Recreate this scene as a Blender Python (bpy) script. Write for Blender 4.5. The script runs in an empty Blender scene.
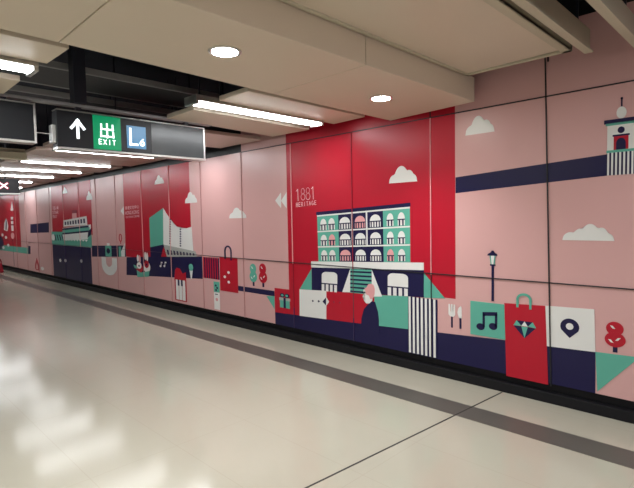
import bpy, bmesh, math, random
from mathutils import Vector, Matrix
random.seed(4)
C = bpy.context.scene.collection
S = bpy.context.scene
PI = math.pi
# ------------------------------------------------------------------ camera
FPX, YAW, PITCH, ROLL, EYE = 482.73, 0.78755, -0.05382, -0.01896, 1.52
cy, sy, cp, sp = math.cos(YAW), math.sin(YAW), math.cos(PITCH), math.sin(PITCH)
FW = Vector((sy*cp, cy*cp, sp)); R0 = Vector((cy, -sy, 0)); U0 = R0.cross(FW)
RT = math.cos(ROLL)*R0 + math.sin(ROLL)*U0
UP = -math.sin(ROLL)*R0 + math.cos(ROLL)*U0
cam = bpy.data.cameras.new('camera'); co = bpy.data.objects.new('camera', cam); C.objects.link(co)
m = Matrix((RT, UP, -FW)).transposed().to_4x4(); m.translation = (0, 0, EYE); co.matrix_world = m
cam.sensor_width = 36; cam.lens = 36*FPX/634; cam.clip_start = .05; cam.clip_end = 200
S.camera = co
# ------------------------------------------------------------------ world, exposure
w = bpy.data.worlds.new('world'); S.world = w; w.use_nodes = True
w.node_tree.nodes['Background'].inputs[0].default_value = (.8, .85, 1, 1)
w.node_tree.nodes['Background'].inputs[1].default_value = .05
S.view_settings.view_transform = 'Standard'; S.view_settings.look = 'None'
S.view_settings.gamma = 1; S.view_settings.use_curve_mapping = False
S.view_settings.exposure = 1.8
TUBE_POWER = 8.0      # emission of the tube diffusers
DOWN_POWER = 22.0      # watts of each downlight
# ------------------------------------------------------------------ helpers
def ray(px, py): return RT*((px-317)/FPX) - UP*((py-244)/FPX) + FW
WX = 4.0                                     # the mural wall stands at X = 4 m
def W(px, py):                               # photo point -> (distance along wall, height)
    d = ray(px, py); t = WX/d.x
    return (d.y*t, d.z*t + EYE)
def srgb(r, g, b):
    f = lambda c: c/12.92 if c <= .04045 else ((c+.055)/1.055)**2.4
    return (f(r/255), f(g/255), f(b/255), 1)
def mat(name, col, rough=.5, metal=0, noise=0, scale=8, emit=0, bump=0, spec=.5, ecol=None):
    mt = bpy.data.materials.new(name); mt.use_nodes = True
    nt = mt.node_tree; b = nt.nodes['Principled BSDF']
    b.inputs['Base Color'].default_value = col; b.inputs['Roughness'].default_value = rough
    b.inputs['Metallic'].default_value = metal; b.inputs['Specular IOR Level'].default_value = spec
    if noise or bump:
        tc = nt.nodes.new('ShaderNodeTexCoord'); n = nt.nodes.new('ShaderNodeTexNoise')
        n.inputs['Scale'].default_value = scale; n.inputs['Detail'].default_value = 4
        nt.links.new(tc.outputs['Object'], n.inputs['Vector'])
    if noise:
        mx = nt.nodes.new('ShaderNodeMix'); mx.data_type = 'RGBA'
        mx.inputs['A'].default_value = tuple(c*(1-noise) for c in col[:3])+(1,)
        mx.inputs['B'].default_value = tuple(min(1, c*(1+noise)) for c in col[:3])+(1,)
        nt.links.new(n.outputs['Fac'], mx.inputs['Factor']); nt.links.new(mx.outputs['Result'], b.inputs['Base Color'])
    if bump:
        bp = nt.nodes.new('ShaderNodeBump'); bp.inputs['Strength'].default_value = bump; bp.inputs['Distance'].default_value = .01
        nt.links.new(n.outputs['Fac'], bp.inputs['Height']); nt.links.new(bp.outputs['Normal'], b.inputs['Normal'])
    if emit:
        b.inputs['Emission Color'].default_value = ecol or col; b.inputs['Emission Strength'].default_value = emit
    return mt
PR = .32                                      # satin sheen of the printed film
pink = mat('pink print', srgb(212, 166, 163), PR, noise=.03, scale=3)
red = mat('red print', srgb(180, 22, 44), PR, noise=.03, scale=3, spec=.35)
navy = mat('navy print', srgb(28, 25, 66), PR, noise=.04, scale=3, spec=.3)
teal = mat('teal print', srgb(92, 172, 152), PR, noise=.04, scale=3)
white = mat('white print', srgb(226, 226, 222), PR, noise=.02, scale=3)
rose = mat('rose print', srgb(222, 160, 160), PR, noise=.03)
maroon = mat('dark red print', srgb(140, 28, 48), PR, noise=.03)
grey_print = mat('grey print', srgb(170, 172, 166), PR, noise=.05, scale=60)
pale_text = mat('pale lettering', srgb(246, 214, 218), PR)
black = mat('black paint', (.012, .012, .014, 1), .45, noise=.2)
skirt_m = mat('charcoal skirting', (.007, .007, .009, 1), .55, noise=.2, spec=.25)
joint_m = mat('dark panel joint', (.012, .011, .014, 1), .5)
joint_glint = mat('painted panel edge glint', srgb(226, 170, 170), .3)  # reflection along the panel edges, painted as a pale colour
joint_soft = mat('faint panel joint', srgb(192, 144, 141), .4)
joint_red = mat('faint joint on red', srgb(150, 26, 46), .4)
joint_navy = mat('faint joint on navy', srgb(58, 46, 84), .4)
joint_mid = mat('thin brown panel joint', srgb(104, 70, 76), .4)
void = mat('dark soffit', (.018, .023, .042, 1), .8, noise=.3)
panel = mat('cream ceiling enamel', srgb(212, 199, 180), .45, noise=.02, scale=2)
plank = mat('ceiling planks tinted by mural light', srgb(190, 172, 160), .4, noise=.05, scale=2)  # pink light bounced off the mural is mixed into this colour
rail_m = mat('olive cream enamel', srgb(192, 186, 164), .4, noise=.03)
steel = mat('brushed steel', (.62, .62, .6, 1), .3, .9, noise=.06, scale=30)
grey_steel = mat('grey galvanised steel', (.34, .35, .36, 1), .45, .2, noise=.12, scale=20)
tray_face = mat('dull grey tray sheet', (.045, .052, .06, 1), .55, .1, noise=.15, scale=12)
dark_steel = mat('dark painted steel', (.02, .023, .036, 1), .5, .2, noise=.1)
sign_face = mat('dark sign face', (.012, .015, .020, 1), .45, noise=.1)
sign_sheen = mat('sign face with grey sheen', (.06, .07, .075, 1), .25, noise=.08)  # gloss on the sign face, put into a lighter grey
green_lit = mat('lit green sign', srgb(0, 140, 92), .3, emit=.16, ecol=srgb(0, 150, 96))
blue_lit = mat('lit blue sign', srgb(74, 130, 172), .3, emit=.15, ecol=srgb(78, 130, 170))
white_lit = mat('lit white lettering', (.9, .95, .95, 1), .4, emit=.45, ecol=(.9, .97, 1, 1))
red_lit = mat('lit red glow', srgb(180, 20, 70), .4, emit=.25)
tube_m = mat('lit tube diffuser', (.9, .9, .9, 1), .4, emit=TUBE_POWER, ecol=(.96, .98, 1, 1))
lens_m = mat('lit downlight lens', (.9, .9, .9, 1), .4, emit=26, ecol=(1, .96, .9, 1))
crimson = mat('crimson fabric', srgb(150, 14, 40), .7, noise=.1)

def link(name, bm, mt, parent=None, bevel=0):
    bmesh.ops.recalc_face_normals(bm, faces=bm.faces)
    me = bpy.data.meshes.new(name); bm.to_mesh(me); bm.free(); me.materials.append(mt)
    o = bpy.data.objects.new(name, me); C.objects.link(o)
    if parent: o.parent = parent
    if bevel:
        md = o.modifiers.new('bevel', 'BEVEL'); md.width = bevel; md.segments = 2; md.limit_method = 'ANGLE'
    return o
def box(bm, x0, y0, z0, x1, y1, z1):
    v = [bm.verts.new((x, y, z)) for x in (x0, x1) for y in (y0, y1) for z in (z0, z1)]
    for f in ((0,1,3,2), (4,6,7,5), (0,4,5,1), (2,3,7,6), (0,2,6,4), (1,5,7,3)): bm.faces.new([v[i] for i in f])
def mk(name, boxes, mt, parent=None, bevel=0, at=None):
    bm = bmesh.new()
    for b in boxes: box(bm, *b)
    if at is not None: bmesh.ops.translate(bm, vec=-Vector(at), verts=bm.verts)
    return link(name, bm, mt, parent, bevel)
def prism(bm, pts, z0, z1):                   # plan outline pushed up
    a = [bm.verts.new((x, y, z0)) for x, y in pts]; b = [bm.verts.new((x, y, z1)) for x, y in pts]
    bm.faces.new(a); bm.faces.new(b[::-1]); n = len(pts)
    for i in range(n): bm.faces.new((a[i], a[(i+1) % n], b[(i+1) % n], b[i]))
def lathe(bm, prof, n=28, c=(0, 0, 0)):
    rings = [[bm.verts.new((c[0]+r*math.cos(2*PI*k/n), c[1]+r*math.sin(2*PI*k/n), c[2]+z)) for k in range(n)] for r, z in prof]
    for a, b in zip(rings, rings[1:]):
        for k in range(n): bm.faces.new((a[k], a[(k+1) % n], b[(k+1) % n], b[k]))
    bm.faces.new(rings[0]); bm.faces.new(rings[-1][::-1])
def thing(name, label, cat, loc=(0, 0, 0), group=None):
    o = bpy.data.objects.new(name, None); C.objects.link(o); o.location = loc; o.empty_display_size = .1
    return tag(o, label, cat, group)
def tag(o, label, cat, group=None):
    o['label'] = label; o['category'] = cat
    if group: o['group'] = group
    return o
def struct(o): o['kind'] = 'structure'; return o
# ---- flat printed shapes on the wall: polygons in (along, height), built with a thickness that grows by layer
def flat(name, polys, mt, parent, layer):
    bm = bmesh.new(); x1 = WX; x0 = WX - .0012*layer
    for p in polys:
        q = [p[0]]
        for a in p[1:]:
            if math.hypot(a[0]-q[-1][0], a[1]-q[-1][1]) > 1e-5: q.append(a)
        if math.hypot(q[0][0]-q[-1][0], q[0][1]-q[-1][1]) < 1e-5: q.pop()
        a = [bm.verts.new((x0, y, z)) for y, z in q]; b = [bm.verts.new((x1, y, z)) for y, z in q]; n = len(q)
        bm.faces.new(a); bm.faces.new(b[::-1])
        for i in range(n): bm.faces.new((a[i], a[(i+1) % n], b[(i+1) % n], b[i]))
    bmesh.ops.triangulate(bm, faces=[f for f in bm.faces if len(f.verts) > 4])
    return link(name, bm, mt, parent)
def pp(*pts): return [W(x, y) for x, y in pts]
def bx(x0, y0, x1, y1):                       # photo corners -> unit box on the wall (u to the right, v up)
    a, b = W(x0, y0), W(x1, y1)
    return lambda u, v: (a[0]+(b[0]-a[0])*u, b[1]+(a[1]-b[1])*v)
def bq(tl, tr, br, bl):                       # four photo corners -> unit square on the wall
    a, b, c, d = W(*tl), W(*tr), W(*br), W(*bl)
    return lambda u, v: tuple((d[i]*(1-u)+c[i]*u)*(1-v)+(a[i]*(1-u)+b[i]*u)*v for i in (0, 1))
def rect(f, u0=0, v0=0, u1=1, v1=1): return [f(u0, v0), f(u1, v0), f(u1, v1), f(u0, v1)]
def ell(f, cu=.5, cv=.5, ru=.5, rv=.5, a0=0, a1=360, n=24):
    return [f(cu+ru*math.cos(math.radians(a0+(a1-a0)*k/n)), cv+rv*math.sin(math.radians(a0+(a1-a0)*k/n))) for k in range(n+(a1-a0 != 360))]
def arch(f, u0, v0, u1, v1, r=.5):            # round-topped opening, r = share of height that is round
    return [f(u0, v0), f(u1, v0)] + ell(f, (u0+u1)/2, v1-(v1-v0)*r, (u1-u0)/2, (v1-v0)*r, 0, 180, 14)
def ring(f, cu, cv, ru, rv, t, a0=0, a1=180, n=20, tv=None):
    tv = tv or t; out = []
    pt = lambda k, s: f(cu+(ru-s*t)*math.cos(math.radians(a0+(a1-a0)*k/n)), cv+(rv-s*tv)*math.sin(math.radians(a0+(a1-a0)*k/n)))
    return [[pt(k, 0), pt(k+1, 0), pt(k+1, 1), pt(k, 1)] for k in range(n)]
def seg(f, pts, t, asp=None):                 # a stroke of thickness t (in heights of the box)
    out = []; o_, p_, q_ = f(0, 0), f(1, 0), f(0, 1)
    asp = math.hypot(p_[0]-o_[0], p_[1]-o_[1])/math.hypot(q_[0]-o_[0], q_[1]-o_[1])
    for (a, b), (c, d) in zip(pts, pts[1:]):
        dx, dy = (c-a)*asp, d-b; L = math.hypot(dx, dy)
        if L < 1e-4: continue
        nx, ny = -dy/L*t/2, dx/L*t/2; ex, ey = dx/L*t/2, dy/L*t/2
        out.append([f(a+(nx-ex)/asp, b+ny-ey), f(c+(nx+ex)/asp, d+ny+ey), f(c+(-nx+ex)/asp, d-ny+ey), f(a+(-nx-ex)/asp, b-ny-ey)])
    return out
def oval(cu, cv, ru, rv, a0=0, a1=360, n=18): return [(cu+ru*math.cos(math.radians(a0+(a1-a0)*k/n)), cv+rv*math.sin(math.radians(a0+(a1-a0)*k/n))) for k in range(n+1)]
GL = {'1': [[(.15, .85), (.5, 1), (.5, 0)]], '8': [oval(.5, .76, .36, .24), oval(.5, .27, .45, .27)],
 'H': [[(.1, 0), (.1, 1)], [(.9, 0), (.9, 1)], [(.1, .5), (.9, .5)]], 'E': [[(.9, 0), (.12, 0), (.12, 1), (.9, 1)], [(.12, .5), (.75, .5)]],
 'R': [[(.1, 0), (.1, 1), (.6, 1)]+oval(.6, .75, .3, .25, 90, -90, 8)+[(.1, .5)], [(.5, .5), (.95, 0)]], 'I': [[(.5, 0), (.5, 1)]],
 'T': [[(.05, 1), (.95, 1)], [(.5, 1), (.5, 0)]], 'A': [[(.02, 0), (.5, 1), (.98, 0)], [(.22, .36), (.78, .36)]],
 'G': [oval(.52, .5, .45, .5, 50, 315, 14), [(.9, .12), (.9, .45), (.55, .45)]], 'X': [[(.05, 0), (.95, 1)], [(.05, 1), (.95, 0)]],
 'L': [[(.12, 1), (.12, 0), (.85, 0)]], '6': [oval(.5, .3, .4, .3), [(.72, 1), (.4, .75), (.13, .45), (.1, .3)]]}
def word(f, txt, t, asp, gap=.12):            # stroke lettering filling the unit box f
    n = len(txt); cw = 1/n; out = []
    for i, ch in enumerate(txt):
        g = lambda u, v, i=i: f((i+gap/2+u*(1-gap))*cw, v)
        for st in GL[ch]: out += seg(g, st, t, asp*cw*(1-gap))
    return out
def font_print(name, txt, f, mt, parent, layer):   # typeset lettering stretched into the unit box f
    cu = bpy.data.curves.new('lettering', 'FONT'); cu.body = txt; cu.resolution_u = 2
    o = bpy.data.objects.new('lettering', cu); C.objects.link(o)
    dg = bpy.context.evaluated_depsgraph_get(); me = bpy.data.meshes.new_from_object(o.evaluated_get(dg))
    bpy.data.objects.remove(o); me.name = name
    if not me.vertices: return None
    xs = [v.co.x for v in me.vertices]; ys = [v.co.y for v in me.vertices]
    for v in me.vertices:
        a, b = f((v.co.x-min(xs))/(max(xs)-min(xs)), (v.co.y-min(ys))/(max(ys)-min(ys)))
        v.co = (WX-.0012*layer, a, b)
    me.materials.clear(); me.materials.append(mt)
    r = bpy.data.objects.new(name, me); C.objects.link(r); r.parent = parent
    return r
# ================================================================== THE SETTING
XL, YB, YE, ZS = -5.0, -4.5, 24.0, 3.3
# floor: large cream tiles with hairline joints
fm = mat('cream floor tile', srgb(174, 170, 154), .22, noise=.05, scale=1.2, spec=.5)
nt = fm.node_tree; b = nt.nodes['Principled BSDF']
tc = nt.nodes.new('ShaderNodeTexCoord'); sx = nt.nodes.new('ShaderNodeSeparateXYZ'); nt.links.new(tc.outputs['Object'], sx.inputs[0])
def line_node(sock, size, off, wid):
    a = nt.nodes.new('ShaderNodeMath'); a.operation = 'ADD'; a.inputs[1].default_value = off; nt.links.new(sock, a.inputs[0])
    mo = nt.nodes.new('ShaderNodeMath'); mo.operation = 'FLOORED_MODULO'; mo.inputs[1].default_value = size; nt.links.new(a.outputs[0], mo.inputs[0])
    l = nt.nodes.new('ShaderNodeMath'); l.operation = 'LESS_THAN'; l.inputs[1].default_value = wid; nt.links.new(mo.outputs[0], l.inputs[0])
    return l.outputs[0]
mxn = nt.nodes.new('ShaderNodeMath'); mxn.operation = 'MAXIMUM'
nt.links.new(line_node(sx.outputs['X'], .565, -1.005+.565*20, .004), mxn.inputs[0])
nt.links.new(line_node(sx.outputs['Y'], 1.16, -.62+1.16*20, .004), mxn.inputs[1])
old = b.inputs['Base Color'].links[0].from_socket
mj = nt.nodes.new('ShaderNodeMix'); mj.data_type = 'RGBA'; mj.inputs['B'].default_value = srgb(150, 142, 126)
fa = nt.nodes.new('ShaderNodeMath'); fa.operation = 'MULTIPLY'; fa.inputs[1].default_value = .3; nt.links.new(mxn.outputs[0], fa.inputs[0])
nt.links.new(fa.outputs[0], mj.inputs['Factor']); nt.links.new(old, mj.inputs['A']); nt.links.new(mj.outputs['Result'], b.inputs['Base Color'])
n2 = nt.nodes.new('ShaderNodeTexNoise'); n2.inputs['Scale'].default_value = 2.2; nt.links.new(tc.outputs['Object'], n2.inputs['Vector'])
mr = nt.nodes.new('ShaderNodeMapRange'); mr.inputs['To Min'].default_value = .11; mr.inputs['To Max'].default_value = .17
nt.links.new(n2.outputs['Fac'], mr.inputs['Value']); nt.links.new(mr.outputs['Result'], b.inputs['Roughness'])
struct(mk('floor', [(XL-.1, YB-.1, -.1, 4.3, YE+.1, 0)], fm))
band_m = mat('dark grey floor band', srgb(88, 84, 78), .35, noise=.08, scale=4, spec=.3)
struct(mk('trim_1', [(3.275, YB, 0, 3.52, YE, .0015)], band_m))
jt = bmesh.new(); prism(jt, [(-4.9, 2.456), (3.975, 1.752), (3.975, 1.763), (-4.9, 2.467)], 0, .0022)
struct(link('trim_2', jt, mat('black movement joint', (.02, .018, .016, 1), .6)))
struct(mk('ceiling', [(XL-.1, YB-.1, ZS, 4.3, YE+.1, ZS+.1)], void))
shell = mat('pale concourse wall', srgb(190, 180, 172), .5, noise=.03)
struct(mk('wall_left', [(XL-.1, YB, 0, XL, YE, ZS)], shell))
struct(mk('wall_back', [(XL, YB-.1, 0, 4.2, YB, ZS)], shell))
struct(mk('wall_end', [(XL, YE, 0, 4.2, YE+.1, ZS)], shell))
struct(mk('wall_right', [(4.06, YB, 0, 4.2, YE, ZS)], black))
struct(mk('baseboard_right', [(3.985, YB, 0, 4.06, YE, .085), (4.035, YB, .085, 4.06, YE, .17)], skirt_m, bevel=.004))
# ================================================================== THE MURAL
ZB, ZT, ZTOP, SEAM, YU = .16, 2.435, 2.98, .962, 5.41
mural = thing('mural', 'long flat mural of pink, red, navy and teal city pictures covering the corridor wall', 'mural', (0, 0, 0))
def part(name, polys, mt, layer, parent=None): return flat(name, polys, mt, parent or mural, layer)
def group(name, label=None):
    o = bpy.data.objects.new(name, None); C.objects.link(o); o.parent = mural; o.empty_display_size = .1
    if label: o['label'] = label
    return o
mk('pink_background', [(4.0, YB, ZB, 4.058, YE, ZT), (4.0, YB, ZT, 4.058, YU, ZTOP)], pink, mural)
def Yx(px, py): return W(px, py)[0]
# red columns, each from its foot to the top
def column(px0, px1, py, zb, zt=ZT):
    a, b = Yx(px0, py), Yx(px1, py)
    return part('red_background', [[(a, zb), (b, zb), (b, zt), (a, zt)]], red, 1)
zn = W(437, 332.3)[1]                          # top of the long navy strip on the right
column(287.3, 455.3, 205, W(450, 298.3)[1], ZTOP)
column(124.3, 190.5, 215, W(126, 256.5)[1])
column(52.0, 91.8, 215, W(60, 234)[1])
column(-18, 19.6, 215, W(10, 246)[1])
part('red_card', [pp((274.6, 287.8), (288.9, 289.6), (300.5, 290.5), (300.5, 320), (275.2, 315))], red, 1.3)
ya, yb, za = Yx(288.6, 260), Yx(420, 260), W(450, 298.3)[1]
part('red_card', [[(ya, zn), (yb, zn), (yb, za+.02), (ya, za+.02)]], red, 1.6)
# navy bands and strips
part('navy_band', [rect(bq((455.6, 177.4), (607.5, 154.2), (607.5, 175.6), (455.6, 193.2)))], navy, 1)
y0, y1 = Yx(275.3, 315), Yx(595.6, 370)
part('navy_band', [[(y0, ZB), (y1, ZB)]+pp((595.5, 351.9), (549, 346), (505, 340.2), (437.5, 332.3), (361, 323.4), (300, 315.6), (275.3, 312.2))], navy, 2)
part('navy_band', [rect(bx(238.3, 285.8, 274.6, 296.3))], navy, 1)
part('navy_band', [rect(bq((126.6, 257.2), (202.8, 256.4), (202.6, 278.9), (126.6, 274.9)))], navy, 1.4)
f = bx(52.6, 246, 92.6, 285); a = f(0, 0); b_ = f(1, 1)
part('navy_band', [[(a[0], ZB), (b_[0], ZB), (b_[0], W(70, 246)[1]), (a[0], W(70, 246)[1])]], navy, 2)
part('navy_band', [rect(bq((92, 245.7), (125.2, 245.5), (126.4, 256.8), (92, 256.7)))], navy, 1)
part('navy_band', [rect(bq((30.4, 224.3), (48.9, 222.3), (48.9, 232.4), (30.4, 233)))], navy, 1)
# clouds
def cloud(x0, y0, x1, y1, bumps, mt=white):
    f = bx(x0, y0, x1, y1); pts = [f(0, 0), f(1, 0)]
    for k in range(41):
        u = 1-k/40; v = max([math.sqrt(max(0, 1-((u-c)/r)**2))*h for c, r, h in bumps])
        if 0 < k < 40: pts.append(f(u, max(v, .01)))
    return part('cloud', [pts], mt, 3)
B1 = [(.2, .2, .5), (.45, .27, 1), (.72, .2, .72), (.86, .14, .45)]
cloud(562.5, 224, 614.5, 241, [(.17, .17, .5), (.36, .16, .72), (.55, .2, 1), (.76, .15, .78), (.86, .14, .45)])
cloud(465.5, 118, 494.5, 131.5, B1)
cloud(389, 167.3, 417.3, 181.3, B1); cloud(229, 208, 246.5, 218, B1)
cloud(184.8, 192.5, 197.2, 202.5, B1); cloud(154.5, 176, 164.2, 183.3, B1)
cloud(86.2, 191.5, 92.6, 199.5, B1); cloud(62.6, 187.3, 67.4, 193, B1)
# ---- heritage building
hb = group('heritage_building')
def hp(name, polys, mt, layer): return flat(name, polys, mt, hb, layer)
zr = lambda x, y: W(x, y)[1]
yL, yR = Yx(317.6, 240), Yx(410.3, 240)
zA, zB_ = zr(364, 210.6), zr(364, 261.6)        # eaves and foot of the arcaded block
ft = bq((317.2, 214.6), (410, 205.8), (410.5, 262.6), (318.6, 261.6))
U = lambda px: (Yx(px, 235)-yL)/(yR-yL)
hp('facade', [rect(ft)], teal, 2)
hp('center_bay', [rect(ft, U(338.6), 0, U(383.3), 1)], navy, 3)
hp('roof', [rect(ft, -.01, .985, 1.005, 1.055)], navy, 3)
rows = [0, .315, .64, .975]
hp('floor_line', [rect(ft, 0, .955, 1, .985)], white, 4)
hp('floor_line', [rect(ft, 0, .623, 1, .65)], white, 4); hp('floor_line', [rect(ft, 0, .30, 1, .327)], white, 4)
hp('column', [rect(ft, U(351.6), .315, U(353.1), .97)], white, 4); hp('column', [rect(ft, U(366.2), .315, U(367.7), .97)], white, 4)
wins = [(323.6, 6), (331.8, 6.2), (345, 10.6), (360.3, 10.4), (375.6, 10.8), (390.4, 6.6), (401.6, 7)]
for ri in range(3):
    for wi, (c, wd) in enumerate(wins):
        pk = (ri, wi) in ((2, 3), (1, 1), (0, 2), (0, 5))
        g = lambda u, v, c=c, wd=wd, ri=ri: ft(U(c-wd/2+wd*u), rows[ri]+.02+(rows[ri+1]-rows[ri]-.05)*v)
        wn = hp('window', [arch(g, 0, .02, 1, .84, .5)], rose if pk else white, 4)
        n = 4 if wd > 8 else 2; k = 2*n+1
        flat('balustrade', [rect(g, -.04, .36, 1.04, .43)]+[rect(g, (2*i+1)/(2*n)-.32/n/1.6, .0, (2*i+1)/(2*n)+.32/n/1.6, .38) for i in range(n)], navy, wn, 5)
hp('cornice', [rect(bq((311.4, 261.3), (424, 262.6), (424, 270.2), (311.4, 267.4)))], white, 4)
f = bq((311.9, 266.8), (424, 269.6), (424, 297.4), (312, 290)); hp('ground_floor', [rect(f)], navy, 3)
for f in (bq((322, 271.6), (337.6, 272.4), (337.4, 292.4), (322, 290.8)), bq((388, 272.8), (408.2, 274.2), (408.4, 297), (388, 295.2))):
    dr = hp('door_arch', [[f(0, .42), f(1, .42), f(1, .82)]+[f(1-.28+.28*math.cos(a*PI/12), .82+.18*math.sin(a*PI/12)) for a in range(1, 7)]+[f(.28+.28*math.cos(a*PI/12), .82+.18*math.sin(a*PI/12)) for a in range(6, 13)]], white, 4)
    for k in range(4): flat('pillar', [rect(f, k*.27+.0, 0, k*.27+.17, .36)], white, dr, 4)
f = bq((350.4, 269), (372.2, 269.8), (372.2, 294.6), (350.4, 292.6)); st = hp('staircase', [rect(f)], teal, 4)
for k in range(6): flat('step', [rect(f, 0, .03+k*.165, 1, .10+k*.165)], navy, st, 5)
hp('stair_flank', [pp((350.6, 268.6), (342.6, 292), (350.6, 292.3))], white, 5)
hp('stair_flank', [pp((372, 269.6), (372, 296.5), (382.4, 296.5))], white, 5)
hp('side_slope', [pp((299.8, 289.2), (311.6, 268.6), (311.9, 290))], teal, 2)
hp('side_slope', [pp((423.8, 272.5), (424, 297.6), (445.2, 298.5))], teal, 2)
# ---- lettering beside the building
lt = group('lettering', 'thin pale lettering 1881 HERITAGE')
f = bq((295.4, 189.6), (315.6, 186.4), (316, 198.8), (295.8, 200.8)); flat('number', word(f, '1881', .05, 1.25), pale_text, lt, 2)
f = bq((295.8, 203), (316.6, 200.6), (316.8, 204.4), (295.8, 207)); flat('word', word(f, 'HERITAGE', .12, 4.6, .3), pale_text, lt, 2)
# ---- chevrons
for c0 in ((275.4, 281, 200.6, 192.6, 208), (281.2, 286.6, 200.8, 192.2, 208.2)):
    part('chevron', [pp((c0[0], c0[2]), (c0[1], c0[3]), (c0[1], c0[4]))], white, 3)
part('chevron', [pp((120.6, 211), (123.8, 206.5), (123.8, 215))], white, 3)
# ---- cards under the building
part('ticket', [pp((299.7, 289.3), (326.6, 290.8), (326.6, 319.2), (299.9, 315.7))], white, 4)
part('red_card', [pp((326.5, 290.6), (366, 294), (366, 324.2), (326.5, 319.2))], red, 3)
dg_ = group('ticket_marks')
for x, y, r, mt in ((313.1, 300.9, 1.1, navy), (319, 301.2, 1.2, navy), (334, 302, 1.2, maroon), (340, 302.5, 1.1, maroon)):
    f = bx(x-r, y-r*1.2, x+r, y+r*1.2); flat('dot', [[f(0, .5), f(.5, 0), f(1, .5), f(.5, 1)]], mt, dg_, 5)
flat('arrow_half', [pp((322.8, 301.5), (326.4, 297.2), (326.4, 305.4))], navy, dg_, 5)
flat('arrow_half', [pp((326.4, 296.9), (329.4, 301.8), (326.4, 305.8))], white, dg_, 5)
# ---- figure in profile
fg = group('profile_figure')
flat('robe', [pp((361.2, 334), (361.8, 318), (364.2, 309), (368, 304.6), (372, 301.4), (375.4, 301.8), (376.6, 306), (378.4, 312), (379.3, 320), (379.3, 334))], navy, fg, 5)
flat('face', [pp((364.8, 287.4), (363.4, 291), (364.6, 293), (362.8, 296.6), (364.6, 298), (364.2, 300.4), (366.6, 303.4), (370, 303.4), (372.5, 300.5), (373, 292), (368, 288))], white, fg, 5)
flat('cap', [pp((365.4, 289), (367.4, 286.6), (368.6, 284.2), (371.5, 283.6), (374, 285), (375.2, 289), (374.8, 295), (373, 298.6), (370.6, 299), (369.4, 295.6), (366.6, 294.4))], rose, fg, 6)
part('teal_card', [pp((374.6, 294.8), (409.6, 296.2), (409.6, 329.2), (374.6, 325.2))], teal, 4)
# ---- striped curtain
f = bx(408.4, 296.3, 437.8, 358); cu = group('striped_curtain')
flat('cloth', [rect(f)], navy, cu, 6)
for k in range(7): flat('stripe', [rect(f, .02+k*.142, 0, .095+k*.142, 1)], white, cu, 7)
# ---- cutlery
ct = group('cutlery')
f = bx(448.6, 303.8, 455.2, 328)
flat('fork', [[f(0, .55), f(.3, .47), f(.75, .47), f(1, .55), f(1, 1), f(.78, 1), f(.74, .68), f(.64, .68), f(.62, 1), f(.4, 1), f(.38, .68), f(.28, .68), f(.22, 1), f(0, 1)]], white, ct, 3)
flat('handle', [rect(f, .4, 0, .64, .48)], navy, ct, 3)
f = bx(457, 305.6, 462.2, 329)
flat('knife', [[f(.4, .46), f(.95, .46), f(.9, .95), f(.7, 1), f(.3, .9), f(.1, .7)]], white, ct, 3)
flat('handle', [rect(f, .5, 0, .85, .48)], navy, ct, 3)
# ---- street lamp
sl = group('street_lamp')
f = bx(487.6, 250.4, 497.4, 301.5)
flat('pole', [rect(f, .42, 0, .66, .74)], navy, sl, 4); flat('lantern', [[f(.2, .93), f(.84, .93), f(.72, .72), f(.34, .72)]], teal, sl, 4)
flat('glow', [[f(.36, .92), f(.72, .92), f(.62, .73), f(.44, .73)]], white, sl, 5)
flat('lantern_cap', [[f(0, .9), f(1, .9), f(.96, .935), f(.66, .965), f(.62, 1), f(.44, 1), f(.4, .965), f(.06, .935)]], navy, sl, 6)
flat('collar', [rect(f, .28, .70, .8, .73)], navy, sl, 6)
# ---- music card
f = bx(470.6, 300.6, 505.6, 339.8); mc = group('music_card'); flat('card', [rect(f)], teal, mc, 4)
flat('note', [ell(f, .3, .27, .12, .1), ell(f, .66, .33, .12, .1), rect(f, .36, .27, .43, .66), rect(f, .71, .33, .78, .70), [f(.36, .60), f(.78, .65), f(.78, .76), f(.36, .71)]], navy, mc, 5)
# ---- shopping bag with a diamond
sb = group('shopping_bag', 'tall red shopping bag picture with a diamond')
y0, y1 = Yx(505.4, 340), Yx(546.4, 340); zt = zr(505, 303)
flat('bag', [pp((504.6, 303), (545.6, 305.9), (548.4, 384.6), (506.6, 375.6))], red, sb, 5)
f = bx(516.6, 292.6, 531.8, 309.6)
flat('handle', ring(f, .5, .58, .5, .42, .15)+[rect(f, 0, .05, .15, .6), rect(f, .85, 0, 1, .6)], teal, sb, 6)
f = bx(513.6, 319.6, 536.4, 340); dm = group('gem'); dm.parent = sb
flat('gem_side', [[f(0, .68), f(.15, 1), f(.36, .70)], [f(1, .68), f(.85, 1), f(.64, .70)], [f(.36, .68), f(.64, .68), f(.5, 0)]], teal, dm, 6)
flat('gem_edge', [[f(.02, .66), f(.36, .68), f(.5, 0)], [f(.98, .66), f(.64, .68), f(.5, 0)], [f(.15, 1), f(.5, 1), f(.36, .72)], [f(.85, 1), f(.5, 1), f(.64, .72)]], navy, dm, 6)
flat('gem_top', [[f(.36, .71), f(.64, .71), f(.5, .98)]], white, dm, 7)
# ---- location pin card
f = bq((545.4, 305.6), (594.4, 309.3), (595.4, 352), (547, 346)); pc = group('pin_card'); flat('card', [rect(f)], white, pc, 4)
f = bx(560.6, 317.4, 579.4, 339.4)
flat('pin', [[f(.5, 0)]+ell(f, .5, .58, .5, .42, -28, 208, 22)], navy, pc, 5); flat('eye', [ell(f, .5, .6, .2, .17)], white, pc, 6)
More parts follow.
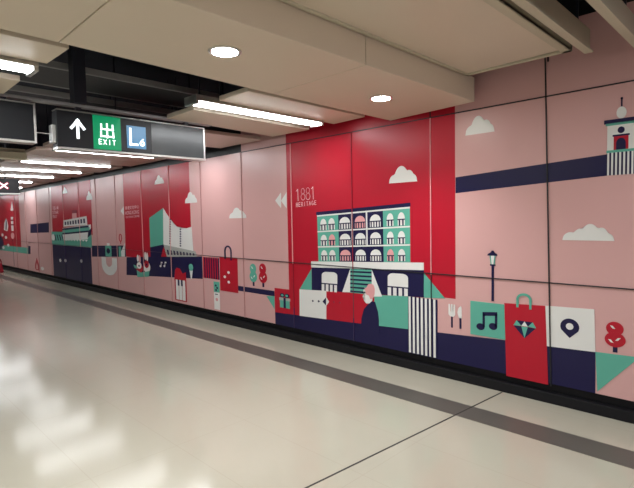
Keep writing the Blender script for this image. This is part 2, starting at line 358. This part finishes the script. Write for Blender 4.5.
# ---- red tree
def tree(cx, y0, y1, wd, mt, leaf, tr=.14):
    f = bx(cx-wd/2, y0, cx+wd/2, y1); t = group('tree')
    flat('trunk', [rect(f, .40, 0, .62, .3)], navy, t, 2)
    flat('crown', [ell(f, .48, .775, .42, .225)], mt, t, 3); flat('crown', [ell(f, .5, .415, .5, .245)], mt, t, 3.4)
    for cu_, cv_, s in ((.38, .82, 1), (.64, .44, -1), (.3, .36, 1)):
        flat('leaf', [[f(cu_-.13, cv_+.05*s), f(cu_, cv_+.045), f(cu_+.13, cv_-.05*s), f(cu_, cv_-.045)]], leaf, t, 4.4)
tree(615.3, 320.6, 354, 20.6, red, white)
tree(253.4, 263.4, 286.4, 7.8, teal, white); tree(263.1, 263.2, 287.6, 8.6, red, white)
part('teal_slope', [[W(595.6, 351.8), W(639.6, 357.4), W(597.4, 391.4)]], teal, 3)
# ---- church tower
cw = group('church_tower'); yc = Yx(621.2, 140)
yl = Yx(607.3, 140); hw = abs(yl-yc); zb, zt = zr(608, 175.5), zr(612, 125.2)
ff = lambda u, v: (yc+hw*(.5-u)*2, zb+(zt-zb)*v)      # u 0..1 across the tower, u grows to the right
flat('tower', [rect(ff, 0, .48, 1, 1)], white, cw, 3)
flat('arcade', [rect(ff, 0, 0, 1, .48)], navy, cw, 3)
for k in range(7): flat('stripe', [rect(ff, k*.1428+.015, 0, k*.1428+.085, .46)], white, cw, 4)
flat('ledge', [rect(ff, -.02, .45, 1.02, .50)], teal, cw, 5)
flat('eaves_strip', [rect(ff, -.06, .99, 1.06, 1.04)], teal, cw, 4)  # teal strip printed below the roof
flat('roof', [rect(ff, -.12, 1.03, 1.12, 1.11)], navy, cw, 4)
flat('dome', [ell(ff, .5, 1.225, .175, .115)], white, cw, 5)
flat('finial', [rect(ff, .48, 1.34, .53, 1.52), ell(ff, .505, 1.5, .045, .025)], navy, cw, 5)
flat('round_window', [ell(ff, .5, .885, .125, .065)], navy, cw, 5); 
flat('door_frame', [rect(ff, .24, .5, .76, .77)], red, cw, 5)
flat('lintel', [rect(ff, .20, .765, .80, .80)], navy, cw, 6)
flat('doorway', [arch(ff, .33, .5, .67, .73, .45)], navy, cw, 6)
# ---- gift
gf = group('gift_box'); f = bx(279.4, 292.4, 290.6, 309)
flat('box', [rect(f, .05, 0, .95, .5)], teal, gf, 4); flat('lid', [rect(f, 0, .5, 1, .68)], grey_print, gf, 4)
flat('ribbon', [rect(f, .4, 0, .6, .68), ell(f, .28, .84, .2, .14), ell(f, .72, .84, .2, .14)], navy, gf, 5)
flat('bow', [ell(f, .3, .84, .12, .08), ell(f, .7, .84, .12, .08)], teal, gf, 6)
part('teal_corner', [pp((266.6, 296), (274.6, 296.2), (274.6, 309))], teal, 2)
# ---- red bag with dots
rb = group('shopping_bag', 'red shopping bag picture with white dots and a navy handle')
f = bx(219.6, 256.6, 238.4, 293.2); flat('bag', [rect(f)], red, rb, 3)
for u, v in ((.5, .56), (.28, .42), (.5, .28)): flat('dot', [ell(f, u, v, .07, .04)], white, rb, 4)
f = bx(224.3, 245.4, 232, 260.6); flat('handle', ring(f, .5, .6, .5, .4, .17, tv=.1)+[rect(f, 0, .08, .17, .6), rect(f, .83, 0, 1, .6)], navy, rb, 5)
f = bx(202.6, 256.9, 219.6, 279.8); sc = group('striped_panel'); flat('panel', [rect(f)], navy, sc, 2)
for k in range(7): flat('stripe', [rect(f, .03+k*.14, 0, .095+k*.14, 1)], red, sc, 3)
bk = group('bookmark'); f = bx(213.8, 281.3, 220.2, 310)
flat('tag', [rect(f, 0, 0, 1, .62)], white, bk, 3); flat('band', [rect(f, 0, .62, 1, 1)], teal, bk, 4)
flat('mark', [ell(f, .4, .86, .16, .04), ell(f, .62, .78, .16, .04), ell(f, .42, .7, .16, .04), rect(f, .25, .53, .7, .56)], navy, bk, 5)
flat('button', [ell(f, .5, .36, .22, .06)], rose, bk, 5)
# ---- culture centre
cc = group('cultural_centre')
flat('side_wall', [pp((149.4, 218), (163.2, 208), (163.6, 244.4), (150.4, 247.4))], teal, cc, 3)
flat('front_wall', [pp((163.2, 208), (166, 212.6), (168.9, 216.9), (173.8, 223.7), (177, 226.4), (180.6, 228), (186.7, 228.2), (191.6, 226.6), (193.4, 251), (163.6, 244.6))], white, cc, 3)
flat('plinth', [pp((163.8, 244.6), (195.6, 251.4), (197, 256.6), (166.5, 256.7))], grey_print, cc, 4)
for k in range(9):
    u = k/8; flat('slot', [pp((167+u*26, 249.6+u*3.6), (168.6+u*26, 249.9+u*3.6), (169.6+u*25, 254.8+u*.8), (168+u*25, 254.6+u*.8))], navy, cc, 5)
flat('side_base', [pp((150.4, 247.3), (163.8, 244.4), (166.9, 256.8), (150.8, 256.9))], navy, cc, 4)
flat('wedge', [pp((163.8, 246.8), (167.2, 256.7), (161.4, 256.7))], red, cc, 5)
for x, y0, y1, n in ((170.2, 218.8, 245, 11), (180.6, 228.6, 247.4, 8)):
    for k in range(n):
        yy = y0+(y1-y0)*k/n; flat('window_slit', [pp((x-.7, yy), (x+.7, yy), (x+.9, yy+1.5), (x-.6, yy+1.5))], navy, cc, 4)
# ---- lettering of the two far columns
l2 = group('lettering', 'small pale lettering on the middle red column')
font_print('word', '香港文化中心', bq((125.2, 206.4), (139, 204.6), (139, 208.4), (125.2, 209.8)), pale_text, l2, 2)
font_print('word', 'HONG KONG', bq((125.2, 211.4), (139, 210), (139, 213.6), (125.2, 214.8)), pale_text, l2, 2)
font_print('word', 'CULTURAL CENTRE', bq((125.8, 216.4), (139.4, 215), (139.4, 217), (125.8, 218.2)), pale_text, l2, 2)
l3 = group('lettering', 'small pale lettering on the farther red column')
font_print('word', '天星小輪', bx(52.6, 206.4, 58.6, 209.6), pale_text, l3, 2)
font_print('word', 'STAR', bx(52.6, 211, 58.6, 213.8), pale_text, l3, 2)
font_print('word', 'FERRY', bx(52.8, 215.2, 57.4, 218), pale_text, l3, 2)
# ---- small pictures on the middle navy band
mn = group('music_notes')
for x in (159.6, 163.4): 
    f = bx(x, 261.6, x+3.2, 267.4); flat('note', [ell(f, .3, .2, .28, .2), rect(f, .45, .2, .62, 1), rect(f, .45, .75, 1, 1)], white, mn, 3)
mi = group('microphone'); f = bx(188.8, 263.6, 193.6, 279)
flat('grille', [ell(f, .5, .76, .5, .24)], teal, mi, 3); flat('body', [[f(.15, .56), f(.9, .56), f(.62, 0), f(.4, 0)]], white, mi, 3)
pn = group('piano'); f = bx(174.2, 267.4, 187, 302.2)
flat('lid', [[f(0, .60), f(1, .60), f(1, .9), f(.72, .84), f(.5, .98), f(.22, 1), f(.08, .92)]], red, pn, 4)
flat('case', [rect(f, 0.02, 0, 1, .66)], red, pn, 3)
for k in range(3): flat('key', [rect(f, .12+k*.28, .03, .36+k*.28, .64)], white, pn, 5)
for k in range(2): flat('black_key', [rect(f, .30+k*.28, .46, .44+k*.28, .64)], navy, pn, 6)
pu = group('puppets')
for cx, h0, mt1, mt2 in ((139.2, 254.5, white, red), (146.6, 251.8, red, white)):
    f = bx(cx-4, h0, cx+4.4, 275)
    flat('ear', [ell(f, .35, .82, .12, .18)], white, pu, 4); flat('ear', [ell(f, .6, .78, .12, .2)], rose if mt1 is white else white, pu, 4)
    flat('body', [ell(f, .5, .33, .46, .24)], mt2, pu, 3); flat('head', [ell(f, .5, .46, .3, .17)], mt1, pu, 5); flat('eye_mark', [ell(f, .5, .44, .1, .05)], navy, pu, 6)
flat('leaf', [pp((137, 270), (141, 272.6), (149.5, 271), (149, 276.6), (137.6, 277))], teal, pu, 4)
flat('leaf', [pp((133.6, 264.6), (137, 266), (138, 269), (134.8, 268))], teal, pu, 4)
# ---- perfume, ring, cone on the pink column
pf = group('perfume_bottle'); f = bx(105.2, 244, 111.8, 256.8)
flat('bottle', [rect(f, 0, 0, 1, .88)], teal, pf, 3); flat('label_disc', [ell(f, .5, .45, .3, .22)], navy, pf, 4); flat('stopper', [rect(f, .3, .88, .7, 1.08)], white, pf, 3)
bw = group('white_arch'); f = bx(101.6, 256.8, 117.6, 276.6)
flat('arch', [[f(0, 1)]+ell(f, .5, .62, .5, .62, 180, 360, 22)+[f(1, 1)]], white, bw, 3); flat('opening', [[f(.3, 1)]+ell(f, .5, .78, .2, .3, 180, 360, 14)+[f(.7, 1)]], pink, bw, 4)
nc = group('necklace'); f = bx(118.8, 233.6, 122.4, 244); flat('loop', ring(f, .5, .6, .5, .4, .22, 0, 360, 24, .1)+[rect(f, .4, 0, .6, .22)], red, nc, 3)
part('white_wedge', [pp((124.9, 243), (125, 256.6), (119, 256.7))], white, 3); part('teal_wedge', [pp((118.8, 246.5), (121, 246.5), (121.6, 256.7), (119.2, 256.7))], teal, 4)
# ---- ferry
fe = group('ferry')
part('teal_band', [rect(bx(51.6, 231.6, 92, 247.6))], teal, 2.4)
flat('upper_deck', [rect(bq((63.4, 220.4), (86.6, 216), (87.4, 224.8), (63.5, 226.8)))], white, fe, 4)
f = bq((64.4, 221.4), (85.8, 217.4), (86.4, 223.8), (64.4, 225.8))
for k in range(8): flat('window', [rect(f, .03+k*.123, .15, .10+k*.123, .85)], navy, fe, 5)
flat('funnel', [rect(bx(72.2, 212.6, 76.8, 218.4))], rose, fe, 4); flat('funnel_cap', [rect(bx(72, 210.4, 77, 213))], maroon, fe, 5)
f = bq((62.6, 228), (91, 224.4), (91, 239), (62.6, 240.6))
flat('hull', [[f(0, .1), f(.06, 0), f(.9, 0), f(1, .7), f(1, 1), f(0, 1)]], white, fe, 3)
flat('hull_stripe', [rect(f, 0, .82, .93, .96), rect(f, 0, .48, .93, .6)], navy, fe, 4); flat('hull_band', [rect(f, 0, .6, .96, .82)], teal, fe, 4)
flat('bow', [[f(.9, .1), f(1, .3), f(1.02, .75), f(.92, .55)]], navy, fe, 5)
for k in range(4): 
    x = 54.4+k*2.4; flat('wave', [pp((x, 234.6), (x+1.3, 240.6), (x+2.2, 240.4), (x+1, 234.8))], navy, fe, 4)
flat('lifebuoy', [ell(bx(51.6, 234, 55.2, 240.6))], white, fe, 4)
zg = group('wave_edge'); f = bx(62.6, 238.6, 88, 242)
for k in range(9): flat('crest', [[f(k/9, 1), f((k+1)/9, 1), f((k+.5)/9, 0)]], white, zg, 4)
f = bx(52, 244.6, 92, 247.8)
for k in range(13): flat('trough', [[f(k/13, 0), f((k+1)/13, 0), f((k+.5)/13, 1)]], navy, zg, 4)
fi = group('white_fish')
for x, y in ((60.4, 260.4), (65.6, 260.6), (81.4, 261)): flat('fish', [ell(bx(x-1.1, y-1.8, x+1.1, y+1.8))], white, fi, 3)
# ---- far end pictures
part('teal_band', [rect(bx(-12, 243.6, 29.6, 254))], teal, 2); part('navy_mark', [pp((28.4, 246), (30.4, 246), (30.4, 254), (28.4, 254))], navy, 3)
tw = group('white_pagoda'); 
flat('spire', [pp((12, 201), (13.6, 210.6), (10.6, 210.6))], white, tw, 3); flat('shaft', [rect(bx(10.8, 217, 13.8, 231))], white, tw, 3)
flat('lantern', [ell(bx(10.8, 232.6, 14.6, 239))], rose, tw, 3); flat('pole', [rect(bx(12.9, 239, 14.3, 266))], navy, tw, 5)
flat('band', [rect(bx(10.8, 219.5, 13.8, 221)), rect(bx(10.8, 224, 13.8, 225.5))], maroon, tw, 4)
sa = group('white_sail'); flat('sail', [pp((6.2, 218), (8.4, 226), (7.4, 231), (4, 230), (4.4, 223))], white, sa, 3); flat('mast', [pp((6.1, 218), (6.9, 222), (6.6, 230), (5.7, 230))], navy, sa, 4)
wf = group('white_flowers')
for x, y in ((2.5, 235), (6, 237.4), (8.4, 245.4), (3.5, 247.6)): flat('petal', [ell(bx(x-1.2, y-1.6, x+1.2, y+1.6))], white, wf, 3)
part('dark_tree', [ell(bx(-3, 236, 4, 250))], navy, 2.4)
rp = group('red_pin'); f = bx(34.6, 257.4, 39.6, 270.6); flat('pin', [[f(.5, 1), f(.9, .5), f(1, .15), f(.8, 0), f(.2, 0), f(0, .15), f(.1, .5)]], red, rp, 3); flat('hole', [[f(.5, .6), f(.7, .3), f(.7, .08), f(.3, .08), f(.3, .3)]], pink, rp, 4)
part('white_dot', [ell(bx(41, 266.6, 44, 270.6))], white, 3)
# ---- joints between the mural panels
def joint(y, z0, z1, mt, wd=.008): flat('panel_joint', [[(y-wd/2, z0), (y+wd/2, z0), (y+wd/2, z1), (y-wd/2, z1)]], mt, mural, 9)
flat('panel_joint', [[(YB, SEAM-.004), (YU+1.3, SEAM+.014), (YU+1.3, SEAM+.022), (YB, SEAM+.004)]], joint_m, mural, 9)
flat('panel_joint', [[(YB, ZT-.004), (YU, ZT-.004), (YU, ZT+.004), (YB, ZT+.004)]], joint_m, mural, 9)
flat('panel_joint', [[(YU+1.3, SEAM+.014), (YE, SEAM+.03), (YE, SEAM+.033), (YU+1.3, SEAM+.018)]], joint_mid, mural, 9)
joint(.39, ZB, ZTOP, joint_m); flat('panel_joint', [pp((544.8, 50), (545.8, 50), (551.8, 386), (550.6, 386))], joint_m, mural, 9); joint(1.405, 2.70, ZTOP, joint_m, .009)
joint(2.455, ZB, SEAM, joint_m, .007); joint(2.455, SEAM, ZT, joint_glint, .007); joint(2.455, ZT, ZTOP, joint_m)
joint(3.43, ZB, zn, joint_navy); joint(3.43, zn, SEAM, joint_mid, .006); joint(3.43, SEAM, ZT, joint_red, .008)
joint(4.40, ZB, zn, joint_navy); joint(4.40, zn, SEAM, joint_red); joint(4.405, SEAM, ZT, joint_glint, .008)
joint(5.42, ZB, ZT, joint_soft, .012)
for k, y in enumerate((6.46, 7.44, 8.46, 9.6, 10.6, 11.6, 12.65, 13.7, 14.8, 15.9, 17)):
    joint(y, ZB, SEAM, joint_navy if k in (5, 6) else joint_soft, .012); joint(y, SEAM, ZT, joint_glint if k in (1, 2, 5) else joint_soft, .010)
# ================================================================== CEILING THINGS
def rods(parent, pts, z):                     # hanger rods up to the soffit
    for x, y in pts: mk('hanger_rod', [(x-.006, y-.006, z, x+.006, y+.006, ZS)], dark_steel, parent)
def cpanel(outline, z, th, label, grp=None, mt=None, fold=.05, lip=True):
    xs = [p[0] for p in outline]; ys = [p[1] for p in outline]; cx, cyy = sum(xs)/len(xs), sum(ys)/len(ys)
    t = thing('ceiling_panel', label, 'ceiling panel', (0, 0, 0), grp or 'cream ceiling panels')
    bm = bmesh.new(); prism(bm, outline, z, z+th); link('tray', bm, mt or panel, t, .004)
    rods(t, [(min(xs)+.25, cyy), (max(xs)-.25, cyy)], z+th)
    return t
BZ = 2.47
cpanel([(2.415, 1.94), (3.86, 1.945), (3.97, 2.89), (2.42, 2.86)], BZ, .2, 'deep cream ceiling panel with a round downlight nearest the red mural wall')
cpanel([(.895, 1.935), (2.409, 1.94), (2.414, 2.86), (.90, 2.79)], BZ, .2, 'deep cream ceiling panel holding the larger round downlight left of centre')
cpanel([(-.62, 1.935), (.889, 1.935), (.894, 2.79), (-.62, 2.74)], BZ, .2, 'plain cream ceiling panel at the top left corner of the photo')
cpanel([(-4.8, 1.935), (-.626, 1.935), (-.626, 2.74), (-4.8, 2.7)], BZ, .2, 'long cream ceiling panel over the open side of the corridor')
# upper panel with its folded rim
up = thing('ceiling_panel', 'highest cream ceiling panel with a raised rim nearest the camera at top centre', 'ceiling panel')
bm = bmesh.new(); prism(bm, [(-4.8, 1.2), (3.64, 1.2), (3.66, 1.905), (-4.8, 1.905)], 2.655, 2.675); link('tray', bm, panel, up, .003)
mk('rim', [(-4.8, 1.9, 2.645, 3.7, 1.93, 2.70), (3.66, 1.14, 2.645, 3.70, 1.93, 2.70)], rail_m, up, .003)
mk('edge_strip', [(-4.8, 1.14, 2.645, 3.7, 1.205, 2.665), (-4.8, 1.14, 2.645, 3.7, 1.15, 2.73)], rail_m, up, .003)
rods(up, [(-3, 1.5), (0, 1.5), (2, 1.5), (3.4, 1.5)], 2.67)
def rail(y, x1, label):
    t = thing('ceiling_rail', label, 'ceiling rail', (0, 0, 0), 'ceiling rails at top right')
    mk('flange', [(-4.8, y, 2.63, x1, y+.055, 2.642)], rail_m, t, .002)
    mk('web', [(-4.8, y+.012, 2.642, x1-.03, y+.024, 2.77)], rail_m, t, .002)
    mk('lip', [(-4.8, y+.012, 2.77, x1-.03, y+.05, 2.78)], rail_m, t, .002)
    rods(t, [(-3, y+.02), (0, y+.02), (2, y+.02), (3.5, y+.02)], 2.77)
rail(1.03, 3.78, 'cream ceiling rail just right of the rimmed ceiling panel at top')
rail(.76, 3.95, 'cream ceiling rail crossing the top right corner of the photo')
cpanel([(-4.8, 3.04), (1.04, 3.06), (1.03, 3.44), (-4.8, 3.44)], 2.54, .04, 'cream ceiling panel ending above the tube light at the left edge')
cpanel([(2.40, 3.13), (3.90, 3.16), (3.93, 3.62), (2.40, 3.54)], 2.54, .04, 'cream ceiling panel between the long tube light and the downlight panels')
cpanel([(-4.8, 3.9), (.99, 3.9), (.99, 4.36), (-4.8, 4.36)], 2.52, .04, 'small cream ceiling panel corner below the left tube light')
cpanel([(2.37, 3.9), (3.88, 3.95), (3.85, 4.56), (2.37, 4.40)], 2.52, .04, 'cream ceiling panel just behind the long tube light')
far = [(4.85, 5.75, 'pink-lit ceiling panel showing past the right end of the exit sign'),
 (6.2, 7.0, 'narrow ceiling panel right behind the exit sign'), (7.3, 7.95, 'ceiling plank behind the first tube light under the exit sign'), (7.98, 8.62, 'ceiling plank in front of the second tube light under the exit sign'),
 (8.98, 9.5, 'ceiling plank right behind the second far tube light'), (9.53, 10.05, 'ceiling plank right in front of the third far tube light'), (10.38, 11.4, 'ceiling panel between the third and fourth far tube lights'),
 (11.75, 13.0, 'ceiling panel behind the fourth far tube light'), (13.3, 16.5, 'long far ceiling panel above the red X sign'), (16.55, 20.5, 'farthest ceiling panel near the corridor end')]
for y0, y1, lb in far: cpanel([(2.0, y0), (3.9, y0), (3.9, y1), (2.0, y1)], 2.52, .04, lb, mt=plank)
# ---- tube lights
def tube(x0, x1, y, z, label, wd=.17):
    t = thing('tube_light', label, 'tube light', ((x0+x1)/2, y, z), 'ceiling tube lights'); L = (x1-x0)/2; h = wd/2
    mk('housing', [(-L, -h-.012, .018, L, h+.012, .07)], steel, t, .004)
    bm = bmesh.new(); n = 8; pr = [(-h+wd*k/n, .018-.022*math.sin(PI*k/n)) for k in range(n+1)]
    a = [bm.verts.new((-L+.03, y_, z_)) for y_, z_ in pr]; b2 = [bm.verts.new((L-.03, y_, z_)) for y_, z_ in pr]
    for k in range(n): bm.faces.new((a[k], a[k+1], b2[k+1], b2[k]))
    bm.faces.new(a[::-1]); bm.faces.new(b2); bm.faces.new((a[0], b2[0], b2[-1], a[-1]))
    link('diffuser', bm, tube_m, t)
    for s in (-1, 1): mk('end_cap', [(s*L-.03 if s > 0 else -L, -h-.006, -.008, L if s > 0 else -L+.03, h+.006, .03)], steel, t, .003)
    for s in (-.6, .6): mk('hanger_rod', [(s*L-.006, -.006, .07, s*L+.006, .006, ZS-z)], dark_steel, t)
    return t
tube(2.19, 3.72, 3.66, 2.50, 'long bright tube light left of the red mural column')
tube(-.62, .99, 3.56, 2.50, 'bright tube light cut off by the left edge of the photo')
tube(2.2, 3.75, 6.05, 2.47, 'tube light mostly hidden behind the exit sign')
tube(2.16, 3.62, 7.15, 2.50, 'tube light directly under the exit sign, nearest of the far row', .065)
tube(2.16, 3.62, 8.8, 2.50, 'second tube light below the exit sign, in the far row', .065)
tube(2.18, 3.6, 10.2, 2.50, 'third tube light of the far row, above the red X sign', .065)
tube(2.2, 3.5, 11.56, 2.50, 'fourth and shortest looking tube light of the far row', .065)
tube(2.2, 3.5, 13.15, 2.50, 'farthest tube light, just a short streak beside the red X sign', .065)
for x, y in ((-3.4, 3.56), (-3.4, -1.4), (-.62, -1.6), (2.0, -1.6), (2.0, -.25), (-.62, .1), (-3.4, .1), (-3.4, 7.2), (-3.4, 10.4), (-.7, 7.2), (2.2, 15.3), (2.0, 17.6), (2.0, 20.2)):  # unseen tube lights, added to brighten wall and floor
    tube(x, x+1.6, y, 2.50, 'added unseen tube light brightening the open corridor')
# ---- downlights
def downlight(x, y, label, r=.075):
    t = thing('downlight', label, 'downlight', (x, y, BZ), 'round downlights')
    bm = bmesh.new(); lathe(bm, [(r+.02, 0), (r+.02, -.004), (r+.012, -.008), (r, -.006), (r, 0)], 32); link('trim_ring', bm, steel, t)
    bm = bmesh.new(); lathe(bm, [(r-.002, -.0015), (r-.002, -.007), (r*.6, -.010), (.002, -.011)], 32); link('lens', bm, lens_m, t)
    sp_ = bpy.data.lights.new('downlight beam', 'SPOT'); sp_.energy = DOWN_POWER; sp_.spot_size = 2.2; sp_.spot_blend = .8; sp_.shadow_soft_size = .06; sp_.color = (.98, .98, 1)
    so = bpy.data.objects.new('lamp', sp_); C.objects.link(so); so.parent = t; so.location = (0, 0, -.03)
downlight(1.62, 2.32, 'round glowing downlight left of centre, the larger looking one')
downlight(3.16, 2.39, 'round glowing downlight in the ceiling panel nearest the red wall')
for x in (.08, -1.46, -3.0): downlight(x, 2.3, 'added unseen round downlight brightening the same row')  # row carried on out of view to add light
# ---- cable trays seen through the open ceiling
def cable_tray(y0, y1, z, x0, x1, label, sheet):
    t = thing('cable_tray', label, 'cable tray')
    for y in (y0, y1-.025): mk('side_rail', [(x0, y, z, x1, y+.025, z+.06)], grey_steel, t, .003)
    mk('base_sheet', [(x0, y0+.025, z+.006, x1, y1-.025, z+.012)], sheet, t)
    for k in range(5): xx = x0+.2+k*(x1-x0-.4)/4; mk('rung', [(xx-.015, y0+.02, z+.012, xx+.015, y1-.02, z+.03)], dark_steel, t)
    rods(t, [(x0+.3, y0+.01), (x1-.3, y0+.01), (x0+.3, y1-.01), (x1-.3, y1-.01)], z+.06)
cable_tray(4.56, 5.2, 2.85, -.5, 3.4, 'grey cable tray in the dark ceiling opening, the upper wider one', tray_face)
cable_tray(5.5, 5.72, 2.83, .2, 3.4, 'narrow grey cable tray in the ceiling opening right above the signs', dark_steel)
# ================================================================== SIGNS (they face the camera side, -Y)
SY = 4.40
rl = thing('sign_rail', 'dark hanging rail with a square post carrying the signs from the ceiling', 'rail')
mk('channel', [(-.6, SY+.02, 2.515, 2.9, SY+.09, 2.54)], grey_steel, rl, .003)
mk('post', [(1.515, SY-.02, 2.54, 1.615, SY+.1, ZS)], dark_steel, rl, .004)
mk('post', [(-.3, SY-.02, 2.54, -.17, SY+.1, ZS)], dark_steel, rl, .004)
def yflat(name, polys, mt, parent, y, th=.002):
    bm = bmesh.new()
    for p in polys:
        a = [bm.verts.new((x, y, z)) for x, z in p]; c = [bm.verts.new((x, y+th, z)) for x, z in p]; n = len(p)
        bm.faces.new(a); bm.faces.new(c[::-1])
        for i in range(n): bm.faces.new((a[i], a[(i+1) % n], c[(i+1) % n], c[i]))
    bmesh.ops.triangulate(bm, faces=[q for q in bm.faces if len(q.verts) > 4])
    return link(name, bm, mt, parent)
def fb(x0, z0, x1, z1): return lambda u, v: (x0+(x1-x0)*u, z0+(z1-z0)*v)
K = SY/4.46
ex = thing('exit_sign', 'hanging dark direction sign with white arrow, green EXIT square and blue L6 square', 'sign')
X0, X1, Z0, Z1 = 1.37, 2.79, 2.14, 2.475
mk('body', [(X0+.015, SY, Z0+.015, X1-.015, SY+.11, Z1-.012)], sign_face, ex)
mk('end_plate', [(X0, SY-.006, Z0+.02, X0+.015, SY+.116, Z1-.014)], sign_face, ex)
mk('frame', [(X0, SY-.006, Z0, X1, SY+.116, Z0+.02), (X0, SY-.006, Z1-.008, X1, SY+.116, Z1), (X1-.018, SY-.006, Z0+.02, X1, SY+.116, Z1-.014)], steel, ex, .002)
mk('bracket', [(X0-.035, SY+.02, Z0+.05, X0, SY+.09, Z0+.2)], steel, ex, .004)
for xx in (1.56, 2.6): mk('hanger_clip', [(xx-.02, SY+.03, Z1, xx+.02, SY+.08, 2.515)], dark_steel, ex)
mk('sheen_panel', [(2.20, SY-.004, Z0+.022, X1-.02, SY, Z1-.016)], sign_sheen, ex)  # stands in for the reflection on the sign's right part
f = fb(1.478, 2.25, 1.592, 2.40)
yflat('arrow', seg(f, [(.5, 0), (.5, .92)], .15)+seg(f, [(.06, .52), (.5, .95), (.94, .52)], .15), white_lit, ex, SY-.006, .006)
g = thing  # (kept short)
sq = yflat('green_panel', [rect(fb(1.662, 2.165, 1.906, 2.462))], green_lit, ex, SY-.005, .005)
f = fb(1.72, 2.274, 1.845, 2.392)
ic = seg(f, [(.5, .0), (.5, 1)], .12)+seg(f, [(.10, .94), (.10, .60), (.90, .60), (.90, .94)], .12)+seg(f, [(.07, .40), (.07, .07), (.93, .07), (.93, .40)], .12)
yflat('exit_symbol', ic, white_lit, sq, SY-.008, .003)
yflat('exit_word', word(fb(1.70, 2.212, 1.862, 2.252), 'EXIT', .15, 3.4, .34), white_lit, sq, SY-.008, .003)
bl = yflat('blue_panel', [rect(fb(1.962, 2.20, 2.145, 2.405))], blue_lit, ex, SY-.005, .005)
yflat('letter', word(fb(1.985, 2.235, 2.07, 2.375), 'L', .14, .62, .0), white_lit, bl, SY-.008, .003)
yflat('digit', word(fb(2.085, 2.232, 2.128, 2.29), '6', .17, .9, .0), white_lit, bl, SY-.008, .003)
bs = thing('blank_sign', 'blank dark hanging sign with silver frame cut off by the left edge', 'sign')
a0, a1, c0, c1 = -.25, 1.215, 2.168, 2.49
mk('body', [(a0+.015, SY, c0+.015, a1-.015, SY+.11, c1-.012)], sign_face, bs)
mk('frame', [(a0, SY-.006, c0, a1, SY+.116, c0+.018), (a0, SY-.006, c1-.01, a1, SY+.116, c1), (a1-.016, SY-.006, c0+.018, a1, SY+.116, c1-.01), (a0, SY-.006, c0+.018, a0+.016, SY+.116, c1-.01)], steel, bs, .002)
mk('link_rod', [(a1, SY+.05, 2.262, X0-.035, SY+.056, 2.268)], steel, bs)
for xx in (0.1, 1.0): mk('hanger_clip', [(xx-.02, SY+.03, c1, xx+.02, SY+.08, 2.515)], dark_steel, bs)
jb = thing('junction_box', 'beige junction box on a metal bar under the blank left sign', 'junction box')
mk('bar', [(-.3, 5.3, 2.20, 1.36, 5.36, 2.235)], rail_m, jb, .003); mk('box', [(1.1, 5.26, 2.135, 1.36, 5.4, 2.20)], rail_m, jb, .004)
mk('hanger_rod', [(.6, 5.324, 2.235, .612, 5.336, ZS), (1.2, 5.324, 2.235, 1.212, 5.336, ZS)], dark_steel, jb)
XY = 11.2
xs_ = thing('cross_sign', 'small hanging dark sign with a white X glowing red at far left', 'sign')
mk('body', [(1.45, XY, 2.135, 2.73, XY+.1, 2.42)], sign_face, xs_); mk('frame', [(1.44, XY-.006, 2.108, 2.74, XY+.106, 2.135)], steel, xs_, .003)
f = fb(2.40, 2.232, 2.52, 2.328)
yflat('glow', seg(f, [(0, 0), (1, 1)], .48, 1.3)+seg(f, [(0, 1), (1, 0)], .48, 1.3), red_lit, xs_, XY-.003, .003)
yflat('cross', seg(f, [(.02, .02), (.98, .98)], .24, 1.2)+seg(f, [(.02, .98), (.98, .02)], .24, 1.2), white_lit, xs_, XY-.006, .003)
for xx in (1.7, 2.5): mk('hanger_rod', [(xx-.012, XY+.04, 2.42, xx+.012, XY+.064, ZS)], dark_steel, xs_)
# ---- crimson bag at the far left edge
bg = thing('bag', 'small crimson bag on the floor by the wall at the left edge', 'bag', (3.62, 17.7, 0))
bm = bmesh.new(); box(bm, -.17, -.12, .0, .13, .12, .30); 
for v in bm.verts:
    if v.co.z > .2: v.co.x *= .7; v.co.y *= .7
link('body', bm, crimson, bg, .03)
bm = bmesh.new()
for k in range(12):
    a, c = PI*k/12, PI*(k+1)/12
    p, q = Vector((.09*math.cos(a), 0, .28+.16*math.sin(a))), Vector((.09*math.cos(c), 0, .28+.16*math.sin(c)))
    box(bm, min(p.x, q.x)-.012, -.02, min(p.z, q.z)-.008, max(p.x, q.x)+.012, .02, max(p.z, q.z)+.008)
link('handle', bm, crimson, bg)
